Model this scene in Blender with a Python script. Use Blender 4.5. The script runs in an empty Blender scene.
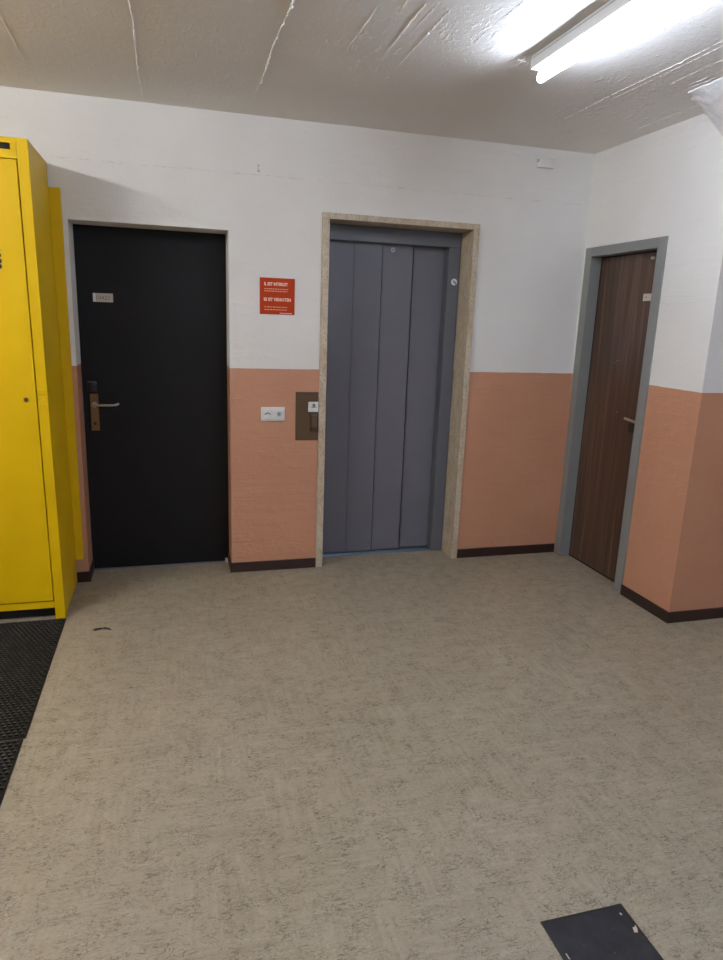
import bpy, bmesh, math, random
from mathutils import Vector, Matrix, noise as mnoise
random.seed(7)
S = bpy.context.scene
COL = S.collection

# ---------------------------------------------------------------- camera
F_PX, PITCH, YAW, ROLL = 675.08, -0.2323, 0.2774, 0.0357
CAM = Vector((0.0, -4.0032, 1.5479))
fwd = Vector((math.sin(YAW)*math.cos(PITCH), math.cos(YAW)*math.cos(PITCH), math.sin(PITCH)))
right = Vector((math.cos(YAW), -math.sin(YAW), 0))
up = right.cross(fwd)
r2 = right*math.cos(ROLL) + up*math.sin(ROLL)
u2 = -right*math.sin(ROLL) + up*math.cos(ROLL)
cd = bpy.data.cameras.new('camera'); cam = bpy.data.objects.new('camera', cd); COL.objects.link(cam)
m3 = Matrix((r2, u2, -fwd)).transposed()
cam.matrix_world = Matrix.Translation(CAM) @ m3.to_4x4()
cd.sensor_fit = 'VERTICAL'; cd.sensor_height = 24.0; cd.lens = 24.0*F_PX/960.0
cd.clip_start = 0.05
S.camera = cam

# ---------------------------------------------------------------- light and exposure
W = bpy.data.worlds.new('world'); S.world = W; W.use_nodes = True
W.node_tree.nodes['Background'].inputs[0].default_value = (0.5, 0.55, 0.62, 1)
W.node_tree.nodes['Background'].inputs[1].default_value = 0.1
TUBE_POWER = 74.0
TUBE_LEFT_POWER = 196.0
FILL_REAR_POWER = 190.0
TUBE_RIGHT = (0.83, 0.93, 1.12)
TUBE_LEFT = (0.94, 0.95, 0.96)
FILL_REAR = (0.68, 0.87, 1.26)
S.view_settings.view_transform = 'Standard'
S.view_settings.look = 'None'
S.view_settings.gamma = 1.0
S.view_settings.use_curve_mapping = False
S.view_settings.exposure = 0.16

H, XR, ZO, YP = 2.6, 2.57, 1.2515, 1.176       # ceiling, right wall, paint line, wall end

# ---------------------------------------------------------------- materials
def srgb(*c):
    f = lambda v: v/12.92 if v <= .04045 else ((v+.055)/1.055)**2.4
    return tuple(f(v/255) for v in c)+(1,)

def mat(name, col=(128,128,128), rough=.5, metal=0.0, spec=.5):
    m = bpy.data.materials.new(name); m.use_nodes = True
    b = m.node_tree.nodes['Principled BSDF']
    b.inputs['Base Color'].default_value = srgb(*col)
    b.inputs['Roughness'].default_value = rough
    b.inputs['Metallic'].default_value = metal
    b.inputs['Specular IOR Level'].default_value = spec
    return m

class N:
    def __init__(s, m): s.t = m.node_tree; s.b = s.t.nodes['Principled BSDF']
    def new(s, typ, **kw):
        n = s.t.nodes.new(typ)
        for k, v in kw.items(): setattr(n, k, v)
        return n
    def link(s, a, b): s.t.links.new(a, b)
    def pos(s, scale=(1,1,1), world=False, rot=(0,0,0), loc=(0,0,0)):
        mp = s.new('ShaderNodeMapping'); mp.inputs['Scale'].default_value = scale
        mp.inputs['Rotation'].default_value = rot; mp.inputs['Location'].default_value = loc
        if world: s.link(s.new('ShaderNodeNewGeometry').outputs['Position'], mp.inputs[0])
        else: s.link(s.new('ShaderNodeTexCoord').outputs['Object'], mp.inputs[0])
        return mp.outputs[0]
    def noise(s, vec, scale=5, detail=4, rough=.55, dist=0):
        n = s.new('ShaderNodeTexNoise'); n.inputs['Scale'].default_value = scale
        n.inputs['Detail'].default_value = detail; n.inputs['Roughness'].default_value = rough
        n.inputs['Distortion'].default_value = dist
        s.link(vec, n.inputs['Vector']); return n.outputs['Fac']
    def ramp(s, v, stops, interp='LINEAR'):
        r = s.new('ShaderNodeValToRGB'); cr = r.color_ramp; cr.interpolation = interp
        while len(cr.elements) < len(stops): cr.elements.new(.5)
        for e, (p, c) in zip(cr.elements, stops):
            e.position = p; e.color = c if len(c) == 4 else (*c, 1)
        s.link(v, r.inputs[0]); return r.outputs[0]
    def gray(s, v, a, b): return s.ramp(v, [(a, (0,0,0)), (b, (1,1,1))])
    def math(s, op, a, b=None, c=None):
        n = s.new('ShaderNodeMath', operation=op)
        for i, x in enumerate((a, b, c)):
            if x is None: continue
            if isinstance(x, (int, float)): n.inputs[i].default_value = x
            else: s.link(x, n.inputs[i])
        return n.outputs[0]
    def mix(s, fac, a, b, mode='MIX'):
        n = s.new('ShaderNodeMix', data_type='RGBA', blend_type=mode)
        for i, x in ((0, fac), (6, a), (7, b)):
            if isinstance(x, (int, float)): n.inputs[i].default_value = x
            elif isinstance(x, tuple): n.inputs[i].default_value = x
            else: s.link(x, n.inputs[i])
        return n.outputs[2]
    def sep(s, vec):
        n = s.new('ShaderNodeSeparateXYZ'); s.link(vec, n.inputs[0]); return n.outputs
    def bump(s, h, strength=.3, dist=.01, prev=None):
        n = s.new('ShaderNodeBump'); n.inputs['Strength'].default_value = strength
        n.inputs['Distance'].default_value = dist; s.link(h, n.inputs['Height'])
        if prev is not None: s.link(prev, n.inputs['Normal'])
        return n.outputs[0]
    def color(s, x): s.link(x, s.b.inputs['Base Color'])
    def normal(s, x): s.link(x, s.b.inputs['Normal'])
    def rough(s, x): s.link(x, s.b.inputs['Roughness'])

def make_wall():
    m = mat('painted_concrete_wall', rough=.55); n = N(m)
    p = n.pos(world=True); x, y, z = n.sep(p)
    big = n.noise(p, 1.7, 3)
    wob = n.math('MULTIPLY_ADD', n.noise(p, 9, 3), .006, -.003)
    edge = n.math('GREATER_THAN', n.math('ADD', z, wob), ZO)
    white = n.mix(n.gray(big, .3, .7), srgb(226,223,217), srgb(233,231,226))
    # old stains just above the ceiling pour line
    st = n.noise(n.pos((3, 3, 14), True), 5, 5, .65)
    white = n.mix(n.math('MULTIPLY', n.gray(st, .66, .8), .3), white, srgb(176,166,150))
    # pour seam and a rusty drip high on the back wall
    near = n.math('GREATER_THAN', y, -.02)
    zz = n.math('ADD', z, n.math('MULTIPLY_ADD', n.noise(n.pos((3, 1, 1), True), 2, 3), .02, -.010))
    sl = n.math('LESS_THAN', n.math('ABSOLUTE', n.math('SUBTRACT', zz, 2.301)), .0032)
    sl = n.math('MULTIPLY', n.math('MULTIPLY', sl, near), n.gray(n.noise(n.pos((1, 1, 1), True), 17, 5, .75), .46, .62))
    white = n.mix(n.math('MULTIPLY', sl, .3), white, srgb(150,134,116))
    spots = n.math('MULTIPLY', n.gray(n.noise(n.pos((1, 1, 1.6), True, loc=(5, 0, 1)), 30, 4, .7), .66, .72), n.gray(n.noise(p, 3.3, 2), .5, .6))
    white = n.mix(n.math('MULTIPLY', spots, .35), white, srgb(160,148,132))
    dr = n.math('MULTIPLY', n.math('LESS_THAN', n.math('ABSOLUTE', n.math('SUBTRACT', x, .491)), .006), n.math('LESS_THAN', n.math('ABSOLUTE', n.math('SUBTRACT', z, 2.338)), .020))
    dr = n.math('MULTIPLY', n.math('MULTIPLY', dr, near), n.gray(n.noise(p, 60, 3), .35, .55))
    white = n.mix(n.math('MULTIPLY', dr, .75), white, srgb(150,120,74))
    orange = n.mix(n.gray(n.noise(p, 2.6, 4), .3, .72), srgb(190,137,107), srgb(197,145,114))
    sc = n.noise(n.pos((2.5, 2.5, 26), True), 3, 3)
    orange = n.mix(n.math('MULTIPLY', n.gray(sc, .68, .75), .35), orange, srgb(178,122,94))
    n.color(n.mix(edge, orange, white))
    rub = n.noise(p, 38, 5, .6)
    brd = n.noise(n.pos((1.2, 1.2, 11), True), 2.3, 4, .5)
    seam = n.gray(n.noise(n.pos((.7, .7, 22), True), 2, 2), .645, .66)
    crk = n.math('LESS_THAN', n.math('ABSOLUTE', n.math('SUBTRACT', n.noise(n.pos((1, 1, 2.6), True, loc=(1, 1, 1)), 3.4, 5, .6), .5)), .006)
    crk = n.math('MULTIPLY', crk, n.gray(n.noise(p, 2.1, 2), .5, .58))
    lump = n.gray(n.noise(n.pos((1, 1, 1.8), True, loc=(2, 7, 3)), 6, 5, .6), .5, .75)
    h = n.math('ADD', n.math('MULTIPLY', rub, .35), n.math('ADD', n.math('MULTIPLY', brd, .8), n.math('MULTIPLY', seam, .25)))
    h = n.math('ADD', h, n.math('ADD', n.math('MULTIPLY', lump, .5), n.math('MULTIPLY', crk, .9)))
    n.normal(n.bump(h, .4, .012))
    n.rough(n.ramp(edge, [(0, (.42,)*3), (1, (.6,)*3)]))
    return m

def make_ceiling():
    m = mat('rough_white_ceiling', rough=.7); n = N(m)
    p = n.pos(world=True)
    c = n.mix(n.gray(n.noise(p, 1.4, 3), .3, .7), srgb(232,228,221), srgb(238,235,229))
    n.color(c)
    a = n.noise(p, 30, 7, .66); b = n.noise(n.pos((4, .6, 1), True), 4, 4, .6)
    pit = n.gray(n.noise(n.pos((1, .7, 1), True), 70, 3), .6, .72)
    crag = n.math('MULTIPLY', n.gray(n.noise(n.pos((1, .35, 1), True, loc=(3, 2, 0)), 34, 4, .6), .58, .66), n.gray(n.noise(p, 2.6, 3), .48, .62))
    h = n.math('ADD', n.math('MULTIPLY', a, .55), n.math('ADD', n.math('MULTIPLY', b, .3), n.math('MULTIPLY', pit, .4)))
    h = n.math('SUBTRACT', n.math('ADD', h, n.math('MULTIPLY', crag, .5)), 0)
    n.normal(n.bump(h, .5, .009)); return m

def make_floor():
    m = mat('beige_linoleum', rough=.5); n = N(m)
    p = n.pos(world=True)
    base = n.mix(n.gray(n.noise(p, 2.2, 4), .3, .7), srgb(165,153,131), srgb(175,162,140))
    # square sheets laid with the fibre turned in neighbours
    x, y, z = n.sep(p)
    ck = n.new('ShaderNodeTexChecker'); ck.inputs['Scale'].default_value = 1/.31
    n.link(n.pos(world=True, loc=(.06, .09, .37)), ck.inputs['Vector'])
    def lines(ang, seed, sc, ratio, th, clump_sc, lo, hi):
        v = n.pos((sc, sc*ratio, sc), True, (0, 0, ang), (seed, seed*1.7, 0))
        f = n.noise(v, 1, 1.2, .5, .5)
        d = n.math('ABSOLUTE', n.math('SUBTRACT', f, .5))
        ln = n.ramp(d, [(0, (1, 1, 1)), (th, (0, 0, 0))])
        k = n.gray(n.noise(n.pos((1, 1, 1), True, loc=(seed, seed, 3)), clump_sc, 3, .6), lo, hi)
        return n.math('MULTIPLY', ln, k)
    A = lines(.15, 3, 22, 3.6, .028, 15, .43, .6)
    B = lines(1.45, 5, 22, 3.6, .028, 15, .43, .6)
    C = lines(.8, 6, 40, 2.2, .038, 14, .46, .62)
    D = lines(2.2, 8, 40, 2.2, .038, 14, .46, .62)
    ab = n.mix(n.math('MULTIPLY_ADD', ck.outputs['Fac'], .7, .15), A, B)
    fine = n.noise(n.pos((1, 1, 1), True), 210, 3, .75)
    mid = n.noise(n.pos((1, 1, 1), True), 60, 4, .7)
    tone = n.noise(n.pos((5, 60, 1), True), 1, 4)
    tone2 = n.noise(n.pos((60, 5, 1), True), 1, 4)
    tt = n.mix(ck.outputs['Fac'], tone, tone2)
    c = n.mix(n.math('MULTIPLY', n.gray(tt, .35, .65), .34), base, srgb(132,119,100))
    c = n.mix(n.math('MULTIPLY', n.gray(mid, .46, .7), .25), c, srgb(126,113,95))
    c = n.mix(n.math('MULTIPLY', n.gray(fine, .48, .72), .42), c, srgb(112,99,82))
    c = n.mix(n.math('MULTIPLY', ab, .8), c, srgb(72,62,50))
    c = n.mix(n.math('MULTIPLY', n.math('MAXIMUM', C, D), .75), c, srgb(70,60,49))
    L = lines(.4, 11, 30, 3, .025, 15, .54, .64)
    c = n.mix(n.math('MULTIPLY', L, .4), c, srgb(196,184,164))
    # joints between the sheets
    def joint(v):
        f = n.math('FRACT', n.math('DIVIDE', n.math('ADD', v, 50*.62+.2), .62))
        return n.math('LESS_THAN', n.math('ABSOLUTE', n.math('SUBTRACT', f, .5)), .0016)
    j = n.math('MAXIMUM', joint(x), joint(y))
    c = n.mix(n.math('MULTIPLY', j, .22), c, srgb(96,84,70))
    n.color(c)
    n.rough(n.ramp(n.noise(p, 12, 4), [(.3, (.44,)*3), (.7, (.56,)*3)]))
    n.normal(n.bump(n.noise(p, 90, 3), .08, .003)); return m

def make_wood():
    m = mat('dark_walnut_laminate', rough=.38); n = N(m)
    v = n.pos((1, 1, .03))
    g = n.noise(v, 46, 5, .6, .4); g2 = n.noise(n.pos((1, 1, .05), loc=(3, 1, 0)), 13, 3, .5, .8)
    c = n.ramp(g, [(.28, srgb(50,34,25)), (.5, srgb(86,63,48)), (.72, srgb(114,88,70))])
    c = n.mix(n.math('MULTIPLY', n.gray(g2, .4, .62), .65), c, srgb(58,41,31))
    n.color(c); return m

def make_stone():
    m = mat('travertine', rough=.5); n = N(m)
    v = n.pos((1, 1, .35)); g = n.noise(v, 30, 6, .7, .5); f = n.noise(n.pos((1, 1, .6)), 120, 4, .7)
    c = n.ramp(g, [(.28, srgb(168,150,124)), (.5, srgb(196,182,158)), (.72, srgb(210,199,180))])
    c = n.mix(n.math('MULTIPLY', n.gray(f, .53, .62), .6), c, srgb(140,118,90))
    b = n.noise(n.pos((1, 1, .8)), 14, 3)
    c = n.mix(n.math('MULTIPLY', n.gray(b, .5, .7), .4), c, srgb(170,142,112))
    n.color(c); n.normal(n.bump(f, .15, .003)); return m

def paint(name, col, rough, var=6, bump=.04, sc=60):
    m = mat(name, col, rough); n = N(m)
    d = tuple(max(0, c-var) for c in col)
    n.color(n.mix(n.gray(n.noise(n.pos(), 4, 4), .3, .7), srgb(*d), srgb(*col)))
    n.normal(n.bump(n.noise(n.pos(), sc, 3), bump, .003)); return m

M = {}
M['wall'] = make_wall(); M['ceiling'] = make_ceiling(); M['floor'] = make_floor()
M['wood'] = make_wood(); M['stone'] = make_stone()
M['yellow'] = paint('yellow_enamel', (222,182,4), .42, 8)
M['yellow'].node_tree.nodes['Principled BSDF'].inputs['Specular IOR Level'].default_value = .3
M['black_door'] = paint('black_door_paint', (13,13,14), .55, 3)
M['black_door'].node_tree.nodes['Principled BSDF'].inputs['Specular IOR Level'].default_value = .28
M['lift'] = paint('slate_grey_lift_paint', (108,108,114), .4, 5)
M['lift_frame'] = paint('grey_lift_frame_paint', (96,99,104), .42, 5)
M['grey_frame'] = paint('grey_frame_paint', (134,135,132), .45, 6)
M['gap'] = mat('dark_gap', (12,12,13), .8)
M['skirting'] = paint('dark_brown_skirting', (50,31,25), .45, 6)
M['white_plastic'] = mat('white_plastic', (226,226,222), .35)
M['box_white'] = mat('old_white_plastic', (226,224,219), .5)
M['white_metal'] = paint('white_lamp_enamel', (222,224,226), .35, 4)
M['sign_red'] = mat('red_sign_plastic', (180,56,0), .5, spec=.2)
M['sign_text'] = mat('pale_sign_lettering', (244,206,190), .5)
M['sign_text_dim'] = mat('pale_small_lettering', (240,176,146), .5)
M['bronze'] = paint('bronze_anodised_plate', (92,70,46), .4, 8)
M['bronze_dark'] = paint('dark_bronze', (74,54,42), .35, 6)
M['brass'] = mat('aged_brass', (132,104,68), .42, .7)
M['steel'] = mat('satin_steel', (190,186,178), .28, .95)
M['sill'] = mat('steel_sill', (150,166,180), .3, .8)
M['grey_symbol'] = mat('grey_symbol', (110,112,114), .5)
M['pale_symbol'] = mat('pale_grey_symbol', (176,178,180), .5)
M['ink'] = mat('dark_ink', (42,34,28), .6)
M['black'] = mat('black_plastic', (14,14,15), .45)
M['plaque'] = mat('pale_engraved_plaque', (196,188,176), .4)
M['plaque_ink'] = mat('plaque_lettering', (128,118,108), .6)
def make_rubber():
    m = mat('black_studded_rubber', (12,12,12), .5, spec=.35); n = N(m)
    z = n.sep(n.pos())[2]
    top = n.math('GREATER_THAN', z, .0135)                     # stud tops painted grey for the light they catch above dark gaps
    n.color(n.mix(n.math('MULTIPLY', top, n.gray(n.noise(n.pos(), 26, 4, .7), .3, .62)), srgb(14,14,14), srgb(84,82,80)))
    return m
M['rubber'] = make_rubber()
M['chip'] = mat('pale_chipped_spot', (196,184,160), .7)
M['plaster'] = M['ceiling'].copy(); M['plaster'].name = 'fresh_white_plaster'
for nd in M['plaster'].node_tree.nodes:
    if nd.type == 'MIX': nd.inputs[6].default_value = srgb(244,243,242); nd.inputs[7].default_value = srgb(247,246,246)
def make_slate():
    m = mat('dark_slate_tile', (46,44,48), .5); n = N(m)
    g = n.noise(n.pos(), 14, 6, .65)
    c = n.mix(n.gray(g, .35, .7), srgb(30,29,32), srgb(50,48,52))
    sp = n.gray(n.noise(n.pos(), 90, 2), .72, .76)
    n.color(n.mix(n.math('MULTIPLY', sp, .5), c, srgb(130,124,116))); return m
M['slate'] = make_slate()
M['slate'].node_tree.nodes['Principled BSDF'].inputs['Specular IOR Level'].default_value = .3
def tube_mat(name, col, power):
    m = bpy.data.materials.new(name); m.use_nodes = True; b = m.node_tree.nodes['Principled BSDF']
    b.inputs['Base Color'].default_value = (.9, .9, .9, 1)
    b.inputs['Emission Color'].default_value = (*col, 1); b.inputs['Emission Strength'].default_value = power
    return m
M['tube_right'] = tube_mat('lit_tube_cool', TUBE_RIGHT, TUBE_POWER)
M['tube_left'] = tube_mat('lit_tube_warm', TUBE_LEFT, TUBE_LEFT_POWER)
M['fill_rear'] = tube_mat('added_fill_tube', FILL_REAR, FILL_REAR_POWER)

# ---------------------------------------------------------------- geometry helpers (vertices in room coordinates)
def add_box(bm, x0, x1, y0, y1, z0, z1, bev=0.0, seg=2):
    t = bmesh.new()
    bmesh.ops.create_cube(t, size=1)
    for v in t.verts:
        v.co = Vector(((x0+x1)/2+v.co.x*(x1-x0), (y0+y1)/2+v.co.y*(y1-y0), (z0+z1)/2+v.co.z*(z1-z0)))
    if bev: bmesh.ops.bevel(t, geom=list(t.edges), offset=bev, segments=seg, affect='EDGES', profile=.5)
    merge(bm, t)
def merge(bm, t):
    me = bpy.data.meshes.new('tmp'); t.to_mesh(me); t.free(); bm.from_mesh(me); bpy.data.meshes.remove(me)
def box(*a, **k):
    bm = bmesh.new(); add_box(bm, *a, **k); return bm
def boxes(*lst, bev=0.0):
    bm = bmesh.new()
    for b in lst: add_box(bm, *b, bev=bev)
    return bm
def add_cyl(bm, c, r, depth, axis='Y', seg=24, bev=0.0, r2=None):
    t = bmesh.new()
    bmesh.ops.create_cone(t, cap_ends=True, segments=seg, radius1=r, radius2=r if r2 is None else r2, depth=depth)
    if bev:
        bmesh.ops.bevel(t, geom=[e for e in t.edges if abs(e.verts[0].co.z-e.verts[1].co.z) < 1e-6], offset=bev, segments=2, affect='EDGES')
    R = {'Z': Matrix(), 'Y': Matrix.Rotation(math.pi/2, 4, 'X'), 'X': Matrix.Rotation(math.pi/2, 4, 'Y')}[axis]
    t.transform(Matrix.Translation(c) @ R); merge(bm, t)
def cyl(*a, **k):
    bm = bmesh.new(); add_cyl(bm, *a, **k); return bm
def add_tube(bm, pts, r, seg=12):
    """round bar through a chain of points"""
    pts = [Vector(p) for p in pts]; rings = []
    for i, p in enumerate(pts):
        d = (pts[min(i+1, len(pts)-1)]-pts[max(i-1, 0)]).normalized()
        a = d.orthogonal().normalized() if i == 0 else (a-d*a.dot(d)).normalized()
        b = d.cross(a)
        rings.append([bm.verts.new(p+r*(a*math.cos(2*math.pi*k/seg)+b*math.sin(2*math.pi*k/seg))) for k in range(seg)])
    for i in range(len(rings)-1):
        for k in range(seg):
            bm.faces.new((rings[i][k], rings[i][(k+1) % seg], rings[i+1][(k+1) % seg], rings[i+1][k]))
    bm.faces.new(rings[0][::-1]); bm.faces.new(rings[-1])
    bmesh.ops.recalc_face_normals(bm, faces=list(bm.faces))
def tube(*a, **k):
    bm = bmesh.new(); add_tube(bm, *a, **k); return bm
def wall_cells(bm, axis, a0, a1, z0, z1, t0, t1, holes):
    """a slab along X ('x') or Y ('y') with rectangular holes, thickness t0..t1 across; outer faces only"""
    us = sorted({a0, a1, *[h[0] for h in holes], *[h[1] for h in holes]})
    zs = sorted({z0, z1, *[h[2] for h in holes], *[h[3] for h in holes]})
    solid = lambda i, j: (0 <= i < len(us)-1 and 0 <= j < len(zs)-1 and not any(
        h[0] <= us[i] < h[1] and h[2] <= zs[j] < h[3] for h in holes))
    P = (lambda u, t, z: (u, t, z)) if axis == 'x' else (lambda u, t, z: (t, u, z))
    V = {}
    def v(u, t, z):
        k = (round(u, 5), round(t, 5), round(z, 5))
        if k not in V: V[k] = bm.verts.new(P(u, t, z))
        return V[k]
    for i in range(len(us)-1):
        for j in range(len(zs)-1):
            if not solid(i, j): continue
            u0, u1, w0, w1 = us[i], us[i+1], zs[j], zs[j+1]
            for t in (t0, t1): bm.faces.new((v(u0, t, w0), v(u1, t, w0), v(u1, t, w1), v(u0, t, w1)))
            if not solid(i-1, j): bm.faces.new((v(u0, t0, w0), v(u0, t1, w0), v(u0, t1, w1), v(u0, t0, w1)))
            if not solid(i+1, j): bm.faces.new((v(u1, t0, w0), v(u1, t1, w0), v(u1, t1, w1), v(u1, t0, w1)))
            if not solid(i, j-1): bm.faces.new((v(u0, t0, w0), v(u1, t0, w0), v(u1, t1, w0), v(u0, t1, w0)))
            if not solid(i, j+1): bm.faces.new((v(u0, t0, w1), v(u1, t0, w1), v(u1, t1, w1), v(u0, t1, w1)))
    bmesh.ops.recalc_face_normals(bm, faces=list(bm.faces))

def world_loc(o):
    p = Vector(o.location)
    while o.parent: o = o.parent; p += o.location
    return p
def obj(name, bm, m, parent=None, loc=(0,0,0), smooth=False, label=None):
    """one mesh object; vertices given in room coordinates"""
    o = None
    origin = world_loc(parent) if parent else Vector(loc)
    bmesh.ops.translate(bm, verts=list(bm.verts), vec=-origin)
    me = bpy.data.meshes.new(name); bm.to_mesh(me); bm.free()
    me.materials.append(M[m])
    if smooth:
        for p in me.polygons: p.use_smooth = True
        try: me.set_sharp_from_angle(angle=math.radians(40))
        except Exception: pass
    o = bpy.data.objects.new(name, me); COL.objects.link(o)
    if parent: o.parent = parent
    else: o.location = origin
    if label: o['label'] = label
    return o
def tag(o, label, cat, group=None, kind=None):
    o['label'] = label; o['category'] = cat
    if group: o['group'] = group
    if kind: o['kind'] = kind
    return o
def thing(name, label, cat, loc, group=None, kind=None):
    o = bpy.data.objects.new(name, None); COL.objects.link(o)
    o.location = loc; o.empty_display_size = .1
    return tag(o, label, cat, group, kind)
def struct(name, bm, m, label, cat, loc=(0,0,0), smooth=False):
    return tag(obj(name, bm, m, None, loc, smooth), label, cat, None, 'structure')
def text(body, size, origin, xdir, ydir, width=None, depth=.0006, bold=0.0):
    """lettering as a mesh: baseline start at origin, reading along xdir, up along ydir"""
    cu = bpy.data.curves.new('txt', 'FONT'); cu.body = body; cu.size = size; cu.extrude = depth/2
    cu.offset = bold; cu.resolution_u = 3
    o = bpy.data.objects.new('txt', cu); COL.objects.link(o)
    dg = bpy.context.evaluated_depsgraph_get()
    me = bpy.data.meshes.new_from_object(o.evaluated_get(dg))
    bpy.data.objects.remove(o); bpy.data.curves.remove(cu)
    bm = bmesh.new(); bm.from_mesh(me); bpy.data.meshes.remove(me)
    x0 = min(v.co.x for v in bm.verts); x1 = max(v.co.x for v in bm.verts)
    s = width/(x1-x0) if width else 1
    xd, yd = Vector(xdir), Vector(ydir); zd = xd.cross(yd)
    for v in bm.verts:
        v.co = Vector(origin) + xd*((v.co.x-x0)*s) + yd*v.co.y + zd*v.co.z
    return bm
X3, Z3 = (1,0,0), (0,0,1)

# ---------------------------------------------------------------- the room
XL, YF, XE = -2.45, -6.4, 4.4
D1 = (-0.499, 0.325, 0.0, 2.006)               # black door opening
D2 = (0.895, 1.787, 0.0, 2.103)                # lift opening (inside the stone)
D2W = (0.875, 1.80, 0.0, 2.115)
bm = bmesh.new(); wall_cells(bm, 'x', XL-.2, XR+.3, 0, H, 0, .34, [D1, D2W])
struct('wall_back', bm, 'wall', 'long back wall, white above and terracotta below, holding the black door and the lift', 'wall')
D3 = (-.772, -.033, 0.0, 2.038)
bm = bmesh.new(); wall_cells(bm, 'y', -YP, 0, 0, H, XR, XR+.26, [D3])
struct('wall_right', bm, 'wall', 'short right wall with the brown wooden door in it', 'wall')
struct('wall_corridor', box(XR+.26, XE, -YP, -YP+.26, 0, H), 'wall', 'wall turning away at the right edge past the brown door', 'wall')
struct('wall_side', box(XE, XE+.2, YF-.2, -YP+.26, 0, H), 'wall', 'far right wall beyond the frame', 'wall')
struct('wall_left', box(XL-.2, XL, YF-.2, 0, 0, H), 'wall', 'left wall beyond the yellow locker', 'wall')
struct('wall_front', box(XL, XE, YF-.2, YF, 0, H), 'wall', 'wall behind the camera', 'wall')
struct('floor', box(XL-.2, XE+.2, YF-.2, .34, -.15, 0), 'floor', 'beige linoleum floor with dark fibre flecks', 'floor')

# ceiling slab with the ragged ridges left by the formwork boards
bm = box(XL-.2, XE+.2, YF-.2, .34, H, H+.2)
def ridge(x, y0, y1, w, h, seed, gap=.0):
    rows = []; n = max(6, int((y1-y0)/.009))
    for i in range(n+1):
        y = y0+(y1-y0)*i/n
        k = mnoise.noise(Vector((seed*3.1, y*6, 0))); k2 = mnoise.noise(Vector((seed*7.7, y*55, 2))); k3 = mnoise.noise(Vector((seed*1.7, y*140, 4)))
        fade = min(1, (i+.2)/10, (n-i+.2)/10)
        a = max(0, (.55+.75*k+.7*k2+.5*k3-gap))*fade
        xx = x+.010*mnoise.noise(Vector((seed, y*2.5, 5)))+.005*k2+.003*k3
        ww = w*.62*(.3+.7*min(1, a)); hh = h*.8*a
        rows.append([bm.verts.new((xx-ww, y, H+.001)), bm.verts.new((xx-ww*.25, y, H-hh)),
                     bm.verts.new((xx+ww*.35, y, H-hh*.8)), bm.verts.new((xx+ww, y, H+.001))])
    for a, b in zip(rows, rows[1:]):
        for k in range(3): bm.faces.new((a[k], a[k+1], b[k+1], b[k]))
ridge(-.104, -2.6, -.06, .010, .006, 1)
ridge(.432, -2.6, -.30, .009, .007, 2)
ridge(-.575, -2.2, -.08, .008, .004, 3, .2)
ridge(.715, -2.4, -1.0, .008, .004, 4, .1)
ridge(.87, -2.4, -1.0, .008, .004, 5, .2)
ridge(.96, -2.4, -.72, .012, .004, 6)
ridge(.905, -2.2, -1.12, .006, .003, 7, .2)
ridge(.80, -2.0, -1.2, .006, .004, 17, .3)
ridge(1.16, -2.4, -1.2, .008, .003, 8, .3)
ridge(2.0, -2.6, -.55, .007, .0045, 9, .15)
ridge(2.035, -2.3, -.9, .006, .004, 10, .2)
ridge(2.14, -2.3, -1.15, .008, .004, 11, .15)
ridge(2.22, -2.2, -1.2, .007, .005, 12)
ridge(2.25, -2.0, -1.15, .006, .005, 18)
ridge(2.45, -1.15, -.55, .008, .004, 13, .1)
ridge(-1.1, -3, -.3, .008, .005, 14); ridge(-1.7, -3, -.3, .008, .005, 15)
bmesh.ops.recalc_face_normals(bm, faces=list(bm.faces))
struct('ceiling', bm, 'ceiling', 'rough off-white concrete ceiling with board ridges', 'ceiling')

# ragged plaster haunch where the ceiling meets the end of the right wall
bm = bmesh.new()
NX, NY = 26, 44; g = []
for j in range(NY+1):
    row = []
    for i in range(NX+1):
        u, v = i/NX, j/NY
        x0 = 2.278+.008*mnoise.noise(Vector((0, v*30, 1)))
        x = x0+(2.62-x0)*u
        ys = -1.145+.25*u+.03*mnoise.noise(Vector((u*6, 3, 3)))+.012*mnoise.noise(Vector((u*22, 1, 3)))
        y = ys+(-2.6-ys)*v**1.6
        z = H-.006-.15*u**.9*min(1, max(.06, (ys-y)/.13))+.006*mnoise.noise(Vector((x*14, y*14, 0)))+.004*mnoise.noise(Vector((x*40, y*40, 0)))
        if u > .6: z += .012*(u-.6)*mnoise.noise(Vector((x*50, y*30, 7)))*2
        row.append((x, y, z))
    g.append(row)
lo = [[bm.verts.new(p) for p in r] for r in g]
hi = [[bm.verts.new((p[0], p[1], H+.01)) for p in r] for r in g]
for j in range(NY):
    for i in range(NX):
        bm.faces.new((lo[j][i], lo[j+1][i], lo[j+1][i+1], lo[j][i+1]))
for i in range(NX):
    bm.faces.new((lo[0][i], lo[0][i+1], hi[0][i+1], hi[0][i])); bm.faces.new((lo[NY][i], lo[NY][i+1], hi[NY][i+1], hi[NY][i]))
for j in range(NY):
    bm.faces.new((lo[j][0], lo[j+1][0], hi[j+1][0], hi[j][0])); bm.faces.new((lo[j][NX], lo[j+1][NX], hi[j+1][NX], hi[j][NX]))
bmesh.ops.recalc_face_normals(bm, faces=list(bm.faces))
struct('trim_1', bm, 'plaster', 'ragged lump of white plaster where the ceiling meets the right wall', 'plaster patch', smooth=True)

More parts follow.
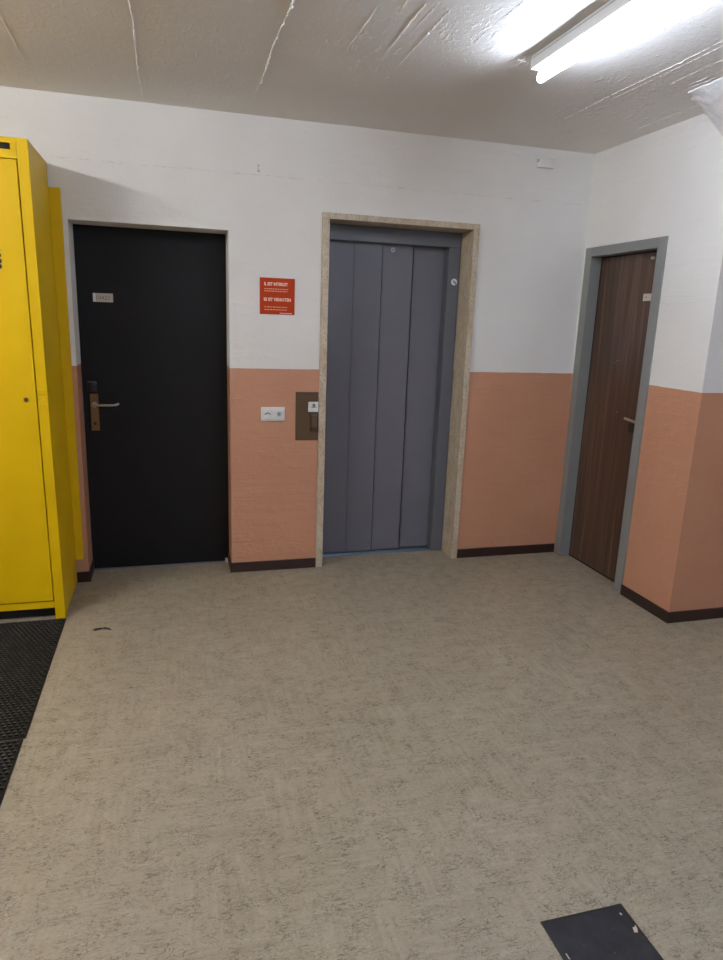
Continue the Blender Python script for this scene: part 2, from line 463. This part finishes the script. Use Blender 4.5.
# skirting boards
SK = .062
struct('baseboard_left', boxes((-1.9, D1[0]-.001, -.012, 0, 0, SK), (D1[0]-.001, D1[0]+.008, -.012, .199, 0, SK), bev=.002), 'skirting', 'dark brown skirting between the yellow locker and the black door', 'skirting board')
struct('baseboard_back', boxes((D1[1]-.008, D1[1]+.0, -.012, .199, 0, SK), (D1[1], .852, -.012, 0, 0, SK), bev=.002), 'skirting', 'dark brown skirting between the black door and the lift', 'skirting board')
struct('baseboard_corner', box(1.826, XR-.001, -.012, 0, 0, SK, bev=.002), 'skirting', 'dark brown skirting between the lift and the brown door', 'skirting board')
struct('baseboard_right', box(XR-.012, XR, -YP-.012, -.776, 0, SK, bev=.002), 'skirting', 'dark brown skirting right of the brown door', 'skirting board')
struct('baseboard_corridor', box(XR, XE, -YP-.012, -YP, 0, SK, bev=.002), 'skirting', 'dark brown skirting at the right edge of the picture', 'skirting board')

# ---------------------------------------------------------------- black door
d = thing('door_1', 'plain black door with a lever handle beside the yellow locker', 'door', (-.08, .235, 0), kind='structure')
a, b, zt = D1[0], D1[1], D1[3]
leaf = obj('door_leaf', box(a+.0005, b-.0005, .2, .242, .004, zt-.0005, bev=.001), 'black_door', d)
obj('threshold', box(a+.001, b-.001, .188, .26, 0, .004), 'sill', d)
pl = obj('name_plate', box(-.4145, -.308, .196, .2005, 1.597, 1.645, bev=.001), 'plaque', d, label='small pale name plate on the black door')
obj('lettering', text('10427', .033, (-.397, .1955, 1.610), X3, Z3, width=.074), 'plaque_ink', pl)
obj('plate_edge', box(-.4145, -.4, .1945, .1965, 1.598, 1.644), 'white_plastic', pl)
bp = obj('lock_plate', box(-.4605, -.416, .19, .2005, .862, 1.078, bev=.002), 'brass', d, label='tall brass lock plate')
bm = bmesh.new(); add_cyl(bm, (-.436, .18, 1.017), .016, .03, 'Y', 20, .002)
add_tube(bm, [(-.436, .19, 1.017), (-.436, .15, 1.017), (-.430, .141, 1.017), (-.42, .139, 1.018), (-.33, .139, 1.018), (-.312, .141, 1.021), (-.302, .150, 1.026)], .0075)
obj('lever', bm, 'steel', bp, smooth=True, label='bright steel door lever')
obj('keyhole', cyl((-.439, .1885, .905), .008, .004, 'Y', 16), 'black', bp)
lk = obj('lock_cover', box(-.470, -.418, .172, .2005, 1.092, 1.152, bev=.006), 'black', d, smooth=True, label='small black lock box above the lever')
obj('cover_rim', tube([(-.468, .171, 1.1505), (-.43, .170, 1.1505), (-.421, .171, 1.1475), (-.419, .172, 1.142)], .0016), 'steel', lk)
obj('door_stop', box(b-.026, b-.009, .17, .197, 0, .026, bev=.003), 'plaque', d, label='tiny pale stop at the foot of the frame')

# ---------------------------------------------------------------- lift
e = thing('door_2', 'lift entrance with grey sliding panels inside a pale stone surround', 'lift door', (1.34, 0, 0), kind='structure')
obj('stone_jamb', box(.852, D2[0], -.016, .16, 0, D2[3], bev=.0025), 'stone', e)
obj('stone_jamb', box(D2[1], 1.826, -.016, .16, 0, D2[3], bev=.0025), 'stone', e)
obj('stone_lintel', box(.852, 1.826, -.016, .16, D2[3]+.0005, 2.137, bev=.0025), 'stone', e)
obj('header', box(D2[0], D2[1], .161, .30, 2.012, D2[3], bev=.003), 'lift_frame', e)
obj('jamb', box(1.705, D2[1], .161, .30, 0, 2.012, bev=.003), 'lift_frame', e)
panels = [(.875, 1.0995, .207), (1.1003, 1.281, .208), (1.287, 1.488, .222), (1.499, 1.716, .240)]
for x0, x1, y in panels:
    obj('sliding_panel', box(x0, x1, y, y+.03, .012, 2.03, bev=.002), 'lift', e)
obj('backing', box(.88, 1.79, .275, .30, .0, 2.05), 'gap', e)
obj('sill', boxes((.896, 1.786, .17, .262, 0, .006), (.896, 1.70, .176, .182, .006, .009), (.896, 1.70, .20, .204, .006, .008)), 'sill', e)
st = obj('round_badge', cyl((1.354, .2195, 1.981), .0145, .004, 'Y', 24, .001), 'pale_symbol', e, smooth=True, label='small round badge at the top of a grey panel')
obj('badge_mark', cyl((1.354, .217, 1.981), .006, .002, 'Y', 12), 'grey_symbol', st)
st = obj('round_sticker', cyl((1.752, .1605, 1.805), .0205, .003, 'Y', 28, .0008), 'white_plastic', e, smooth=True, label='round white sticker on the right jamb of the lift')
bm = bmesh.new()
t = bmesh.new(); bmesh.ops.create_cube(t, size=1)
t.transform(Matrix.Translation((1.755, .1585, 1.803)) @ Matrix.Rotation(.8, 4, 'Y') @ Matrix.Diagonal((.026, .0012, .009, 1))); merge(bm, t)
obj('sticker_mark', bm, 'grey_symbol', st)

# ---------------------------------------------------------------- brown door in the right wall
w = thing('door_3', 'dark brown wood grain door in a grey frame on the right wall', 'door', (XR, -.4, 0), kind='structure')
fx0, fx1 = XR-.010, XR+.072
y0, y1 = -.775, -.030
bm = bmesh.new()
for bx in ((fx0, fx1, y1-.066, y1, 0, 2.041), (fx0, fx1, y0, y0+.066, 0, 2.041), (fx0, fx1, y0+.066, y1-.066, 1.986, 2.041)):
    add_box(bm, *bx, bev=.002)
for bx in ((fx1, fx1+.06, y1-.054, y1-.006, 0, 2.03), (fx1, fx1+.06, y0+.006, y0+.054, 0, 2.03), (fx1, fx1+.06, y0+.054, y1-.054, 1.992, 2.03)):
    add_box(bm, *bx)
obj('door_frame', bm, 'grey_frame', w)
obj('door_leaf', box(fx1-.004, fx1+.04, y0+.060, y1-.060, .012, 1.984, bev=.0015), 'wood', w)
obj('rubber_seal', boxes((fx1-.006, fx1+.002, y1-.071, y1-.066, 0, 1.986), (fx1-.006, fx1+.002, y0+.066, y0+.071, 0, 1.986), (fx1-.006, fx1+.002, y0+.066, y1-.066, 1.977, 1.986), (fx1, fx1+.03, y0+.06, y1-.06, 0, .012)), 'gap', w)
pl = obj('name_plate', box(fx1-.008, fx1-.0035, -.66, -.545, 1.712, 1.752, bev=.001), 'plaque', w, label='pale name plate on the brown door')
obj('plate_screw', cyl((fx1-.0085, -.572, 1.733), .0035, .002, 'X', 12), 'ink', pl)
obj('striker', box(fx1-.012, fx1-.003, -.606, -.574, 1.940, 1.953, bev=.0015), 'steel', w, label='small bright metal piece at the top of the brown door')
bp = obj('lock_plate', box(fx1-.010, fx1-.0035, -.668, -.560, .950, 1.008, bev=.002), 'ink', w, label='dark lock plate under the lever')
bm = bmesh.new()
add_tube(bm, [(fx1-.004, -.675, 1.024), (XR+.036, -.675, 1.024), (XR+.029, -.668, 1.024), (XR+.027, -.655, 1.025), (XR+.027, -.572, 1.032), (XR+.030, -.564, 1.032)], .0078)
obj('lever', bm, 'steel', w, smooth=True, label='satin steel lever of the brown door')
obj('scratch_mark', boxes((fx1-.0046, fx1-.0038, -.40, -.36, 1.36, 1.363), (fx1-.0046, fx1-.0038, -.37, -.34, 1.345, 1.347), (fx1-.0046, fx1-.0038, -.44, -.425, 1.05, 1.056)), 'plaque_ink', w)

# ---------------------------------------------------------------- yellow locker
xr, yf, zt = -.568, -.5055, 2.27
xl = xr-1.02
L = thing('metal_locker', 'tall yellow metal locker standing against the back wall left of the black door', 'locker', ((xl+xr)/2, -.25, 0))
bm = bmesh.new()
add_box(bm, xr-.018, xr, yf+.022, -.022, .012, zt-.004, bev=.002)                 # right side sheet
add_box(bm, xl, xl+.018, yf+.022, -.022, .012, zt-.004, bev=.002)
add_box(bm, xl, xr, yf+.02, -.004, zt-.016, zt-.001, bev=.002)
add_box(bm, xl, xr, -.036, -.023, .02, zt-.01)
add_box(bm, xl+.018, xr-.018, yf+.03, -.06, .07, .085)
add_box(bm, xl+.02, xr-.02, yf+.0305, yf+.034, .085, 2.215)
obj('body', bm, 'yellow', L)
bm = bmesh.new()
add_box(bm, xr-.047, xr, yf, yf+.03, 0, zt, bev=.003); add_box(bm, xl, xl+.053, yf, yf+.03, 0, zt, bev=.003)
add_box(bm, xl+.053, xr-.047, yf, yf+.03, .063, .100, bev=.002)
add_box(bm, xl+.053, xr-.047, yf, yf+.03, 2.184, 2.220, bev=.002); add_box(bm, xl+.053, xr-.047, yf, yf+.03, 2.246, zt, bev=.002)
add_box(bm, xr-.072, xr-.047, yf, yf+.03, 2.22, 2.246)
xm = (xl+xr)/2
add_box(bm, xm-.02, xm+.02, yf, yf+.03, .1, 2.184, bev=.002)
obj('front_frame', bm, 'yellow', L)
obj('vent_slot', box(xl+.053, xr-.072, yf+.014, yf+.022, 2.215, 2.25), 'gap', L, label='dark vent slot above the doors')
obj('toe_recess', box(xl+.053, xr-.047, yf+.05, yf+.06, 0.0, .07), 'gap', L, label='dark gap under the doors')
rd = obj('locker_door', box(xm+.022, xr-.050, yf-.006, yf+.016, .105, 2.18, bev=.003), 'yellow', L)
ld = obj('locker_door', box(xl+.056, xm-.022, yf-.006, yf+.016, .105, 2.18, bev=.003), 'yellow', L)
lk = obj('lock', cyl((-.6625, yf-.008, 1.128), .0105, .008, 'Y', 24, .0015), 'brass', rd, smooth=True)
obj('keyhole', boxes((-.6645, -.6605, yf-.0135, yf-.0115, 1.121, 1.135)), 'black', lk)
bm = bmesh.new()
for i in range(7): add_box(bm, xr-.046, xr-.008, yf-.0022, yf+.001, 1.078+i*.0145, 1.085+i*.0145, bev=.0015)
obj('hinge_plate', bm, 'yellow', L, label='embossed ribbed plate on the right stile')
bm = bmesh.new()                                                                    # black sign on the door, only its scalloped edge is in the picture
for z, r in ((1.797, .012), (1.775, .014), (1.750, .015), (1.727, .014)):
    add_cyl(bm, (-.724, yf-.0065, z), r*.78, .0015, 'Y', 20)
    add_box(bm, -.95, -.724, yf-.0072, yf-.0058, z-r*.7, z+r*.7)
obj('emblem', bm, 'ink', rd, label='black emblem on the locker door at the edge of the picture')

for ch in L.children_recursive:                                                     # the old locker stands a little out of plumb
    for v in ch.data.vertices: v.co.x += .006-.0075*(v.co.z+world_loc(ch).z)

P = tag(obj('metal_board', box(-.80, -.522, -.021, -.001, .142, 2.153, bev=.003), 'yellow', loc=(-.66, -.02, .142)),
        'narrow yellow metal panel fixed to the back wall behind the locker', 'panel')

# ---------------------------------------------------------------- things on the wall
s = thing('prohibition_sign', 'square red sign with pale lettering on the white wall between black door and lift', 'sign', (.598, 0, 1.563))
board = obj('board', box(.497, .698, -.005, 0, 1.563, 1.765, bev=.0012), 'sign_red', s)
yy = -.0053
obj('heading', text('IL EST INTERDIT', .0235, (.522, yy, 1.723), X3, Z3, width=.136, bold=.0011), 'sign_text', s)
obj('heading', text('ES IST VERBOTEN', .0235, (.520, yy, 1.638), X3, Z3, width=.156, bold=.0011), 'sign_text', s)
def words_row(x, z, total, h):
    bm = bmesh.new(); end = x+total
    while x < end-.004:
        ww = min(random.uniform(.007, .02), end-x); add_box(bm, x, x+ww, yy-.0003, yy+.0003, z, z+h); x += ww+.0035
    return bm
for x, z, t_ in ((.523, 1.702, .137), (.523, 1.690, .132), (.523, 1.602, .132), (.523, 1.587, .128)):
    obj('small_print', words_row(x, z, t_, .0042), 'sign_text_dim', s)
obj('maker_strip', box(.612, .683, yy-.0003, yy+.0003, 1.5685, 1.5725), 'sign_text', s)

s = thing('light_switch', 'white double switch plate on the terracotta wall left of the lift call panel', 'switch', (.574, 0, .985))
obj('plate', box(.503, .646, -.012, 0, .945, 1.027, bev=.004), 'white_plastic', s, smooth=True)
for xc in (.543, .611):
    k = obj('rocker', box(xc-.028, xc+.028, -.0155, -.011, .958, 1.014, bev=.002), 'white_plastic', s)
    if xc < .55:
        bm = tube([(xc-.017+.034*i/8, -.0163, .984+.009*math.sin(math.pi*i/8)) for i in range(9)], .0032)
        obj('symbol', bm, 'grey_symbol', k)
    else:
        obj('symbol', boxes((xc-.014, xc+.014, -.0162, -.015, .980, .984), (xc-.014, xc+.014, -.0162, -.015, .988, .992), (xc-.009, xc+.009, -.0162, -.015, .973, .998)), 'pale_symbol', k)

s = thing('lift_call_panel', 'brown bronze call panel with a white button beside the stone lift surround', 'call panel', (.78, 0, .97))
obj('plate', box(.712, .851, -.006, 0, .825, 1.118, bev=.001), 'bronze', s)
b_ = obj('call_button', box(.7875, .8495, -.013, -.005, .998, 1.059, bev=.002), 'white_plastic', s, label='square white call button')
obj('button_symbol', boxes((.813, .829, -.0136, -.0126, 1.030, 1.048), (.806, .836, -.0136, -.0126, 1.0245, 1.0285), bev=.0003), 'grey_symbol', b_)
k = obj('key_switch', box(.800, .8495, -.018, -.005, .880, .988, bev=.004), 'bronze_dark', s, smooth=True)
obj('key_cover', box(.809, .842, -.021, -.017, .905, .978, bev=.003), 'bronze', k)

tag(obj('junction_box', box(2.177, 2.281, -.03, 0, 2.488, 2.541, bev=.005), 'box_white', loc=(2.229, 0, 2.488), smooth=True),
    'small white box high on the back wall just below the ceiling', 'junction box')
jb = bpy.data.objects['junction_box']
obj('cover_seam', boxes((2.1765, 2.24, -.0185, -.0165, 2.4868, 2.4888), (2.1758, 2.1775, -.031, -.0, 2.518, 2.536)), 'pale_symbol', jb)

# ---------------------------------------------------------------- ceiling lights
def ceiling_light(x, y_near, y_far, tm, label):
    yc = (y_near+y_far)/2
    t = thing('ceiling_light', label, 'lamp', (x, yc, H), 'bare tube lights on the ceiling')
    bm = bmesh.new()
    add_box(bm, x-.043, x+.043, y_near, y_far, H-.052, H-.004, bev=.003)
    add_box(bm, x-.036, x+.036, y_near+.006, y_far-.006, H-.006, H)
    obj('housing', bm, 'white_metal', t)
    obj('groove', boxes((x-.0438, x-.0428, y_near+.003, y_far-.003, H-.016, H-.0145)), 'grey_symbol', t)
    for yy_, sg in ((y_near, 1), (y_far, -1)):
        bm = bmesh.new()
        add_box(bm, x-.010, x+.010, min(yy_, yy_+sg*.014), max(yy_, yy_+sg*.014), H-.093, H-.05, bev=.003)
        obj('lamp_holder', bm, 'white_plastic', t)
    obj('tube', cyl((x, yc, H-.082), .0165, abs(y_far-y_near)-.024, 'Y', 20), tm, t, smooth=True, label='lit fluorescent tube')
    return t
ceiling_light(1.462, -2.57, -1.272, 'tube_right', 'bare fluorescent tube light on the ceiling near the right wall')
ceiling_light(-1.74, -2.57, -1.272, 'tube_left', 'bare fluorescent tube light on the ceiling beyond the left edge, above the black mats')

ceiling_light(1.462, -5.95, -4.65, 'fill_rear', 'added fill tube on the ceiling behind the viewer, unseen, brightening the room')  # added unseen fill light, bluish for the wall end; no known fixture there

# ---------------------------------------------------------------- things on the floor
def mat_mesh(x0, x1, y0, y1):
    bm = box(x0, x1, y0, y1, 0, .007, bev=.002)
    px, py = .021, .020; r = 0; y = y0+.014
    while y < y1-.014:
        x = x1-.012-(px/2 if r % 2 else 0)
        while x > max(x0+.01, -1.08):
            add_fast(bm, x-.0075, x+.0065, y-.0042, y+.0042, .0065, .0145)
            x -= px
        y += py; r += 1
    return bm
def add_fast(bm, x0, x1, y0, y1, z0, z1):
    q = .0015
    lo = [bm.verts.new((x, y, z0)) for x, y in ((x0, y0), (x1, y0), (x1, y1), (x0, y1))]
    hi = [bm.verts.new((x, y, z1)) for x, y in ((x0+q, y0+q), (x1-q, y0+q), (x1-q, y1-q), (x0+q, y1-q))]
    bm.faces.new(hi)
    for k in range(4): bm.faces.new((lo[k], lo[(k+1) % 4], hi[(k+1) % 4], hi[k]))
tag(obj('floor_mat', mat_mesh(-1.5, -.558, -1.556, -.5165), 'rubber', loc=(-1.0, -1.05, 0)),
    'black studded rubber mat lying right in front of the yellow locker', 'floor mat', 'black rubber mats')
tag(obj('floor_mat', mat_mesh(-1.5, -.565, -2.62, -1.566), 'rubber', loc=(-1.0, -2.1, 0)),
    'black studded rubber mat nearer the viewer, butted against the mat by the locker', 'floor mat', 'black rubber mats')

t = thing('slate_tile', 'dark slate square let into the beige floor at the bottom right', 'tile', (1.03, -2.84, 0))
obj('tile', box(.911, 1.152, -2.963, -2.7195, 0, .0022, bev=.0008), 'slate', t)
obj('tile_border', boxes((.907, .911, -2.967, -2.7155, 0, .003), (1.152, 1.156, -2.967, -2.7155, 0, .003), (.911, 1.152, -2.7195, -2.7155, 0, .003), (.911, 1.152, -2.967, -2.963, 0, .003)), 'ink', t)
def chip(pts):
    bm = bmesh.new(); lo = [bm.verts.new((x, y, .002)) for x, y in pts]; hi = [bm.verts.new((x, y, .0029)) for x, y in pts]
    bm.faces.new(hi); k = len(pts)
    for i in range(k): bm.faces.new((lo[i], lo[(i+1) % k], hi[(i+1) % k], hi[i]))
    bmesh.ops.recalc_face_normals(bm, faces=list(bm.faces)); return bm
obj('chip', chip([(1.134, -2.803), (1.143, -2.806), (1.149, -2.795), (1.1515, -2.783), (1.145, -2.79), (1.139, -2.789)]), 'chip', t, label='pale chip at the right edge')
obj('chip', chip([(1.132, -2.748), (1.137, -2.749), (1.137, -2.742), (1.132, -2.742)]), 'chip', t)
obj('chip', chip([(.921, -2.83), (.924, -2.832), (.9235, -2.815), (.921, -2.815)]), 'chip', t)

bm = bmesh.new()
def scrap(cx, cy, pts):
    lo = [bm.verts.new((cx+x, cy+y, .001)) for x, y, z in pts]; hi = [bm.verts.new((cx+x*.95, cy+y*.95, .002+z)) for x, y, z in pts]
    c = bm.verts.new((cx, cy, .008)); k = len(pts)
    for i in range(k):
        bm.faces.new((lo[i], lo[(i+1) % k], hi[(i+1) % k], hi[i])); bm.faces.new((hi[i], hi[(i+1) % k], c))
scrap(-.385, -.672, [(-.030, -.010, .002), (-.012, -.013, .003), (.006, -.006, .003), (.016, -.004, .004), (.012, .004, .006), (-.005, .010, .004), (-.022, .006, .004)])
scrap(-.352, -.674, [(-.020, .000, .004), (.004, -.006, .003), (.028, -.022, .001), (.024, -.012, .003), (.006, .006, .005), (-.012, .010, .005)])
bmesh.ops.recalc_face_normals(bm, faces=list(bm.faces))
tag(obj('leaf_scrap', bm, 'ink', loc=(-.368, -.665, 0)), 'small dark crumpled scrap lying on the floor in front of the black door', 'scrap')
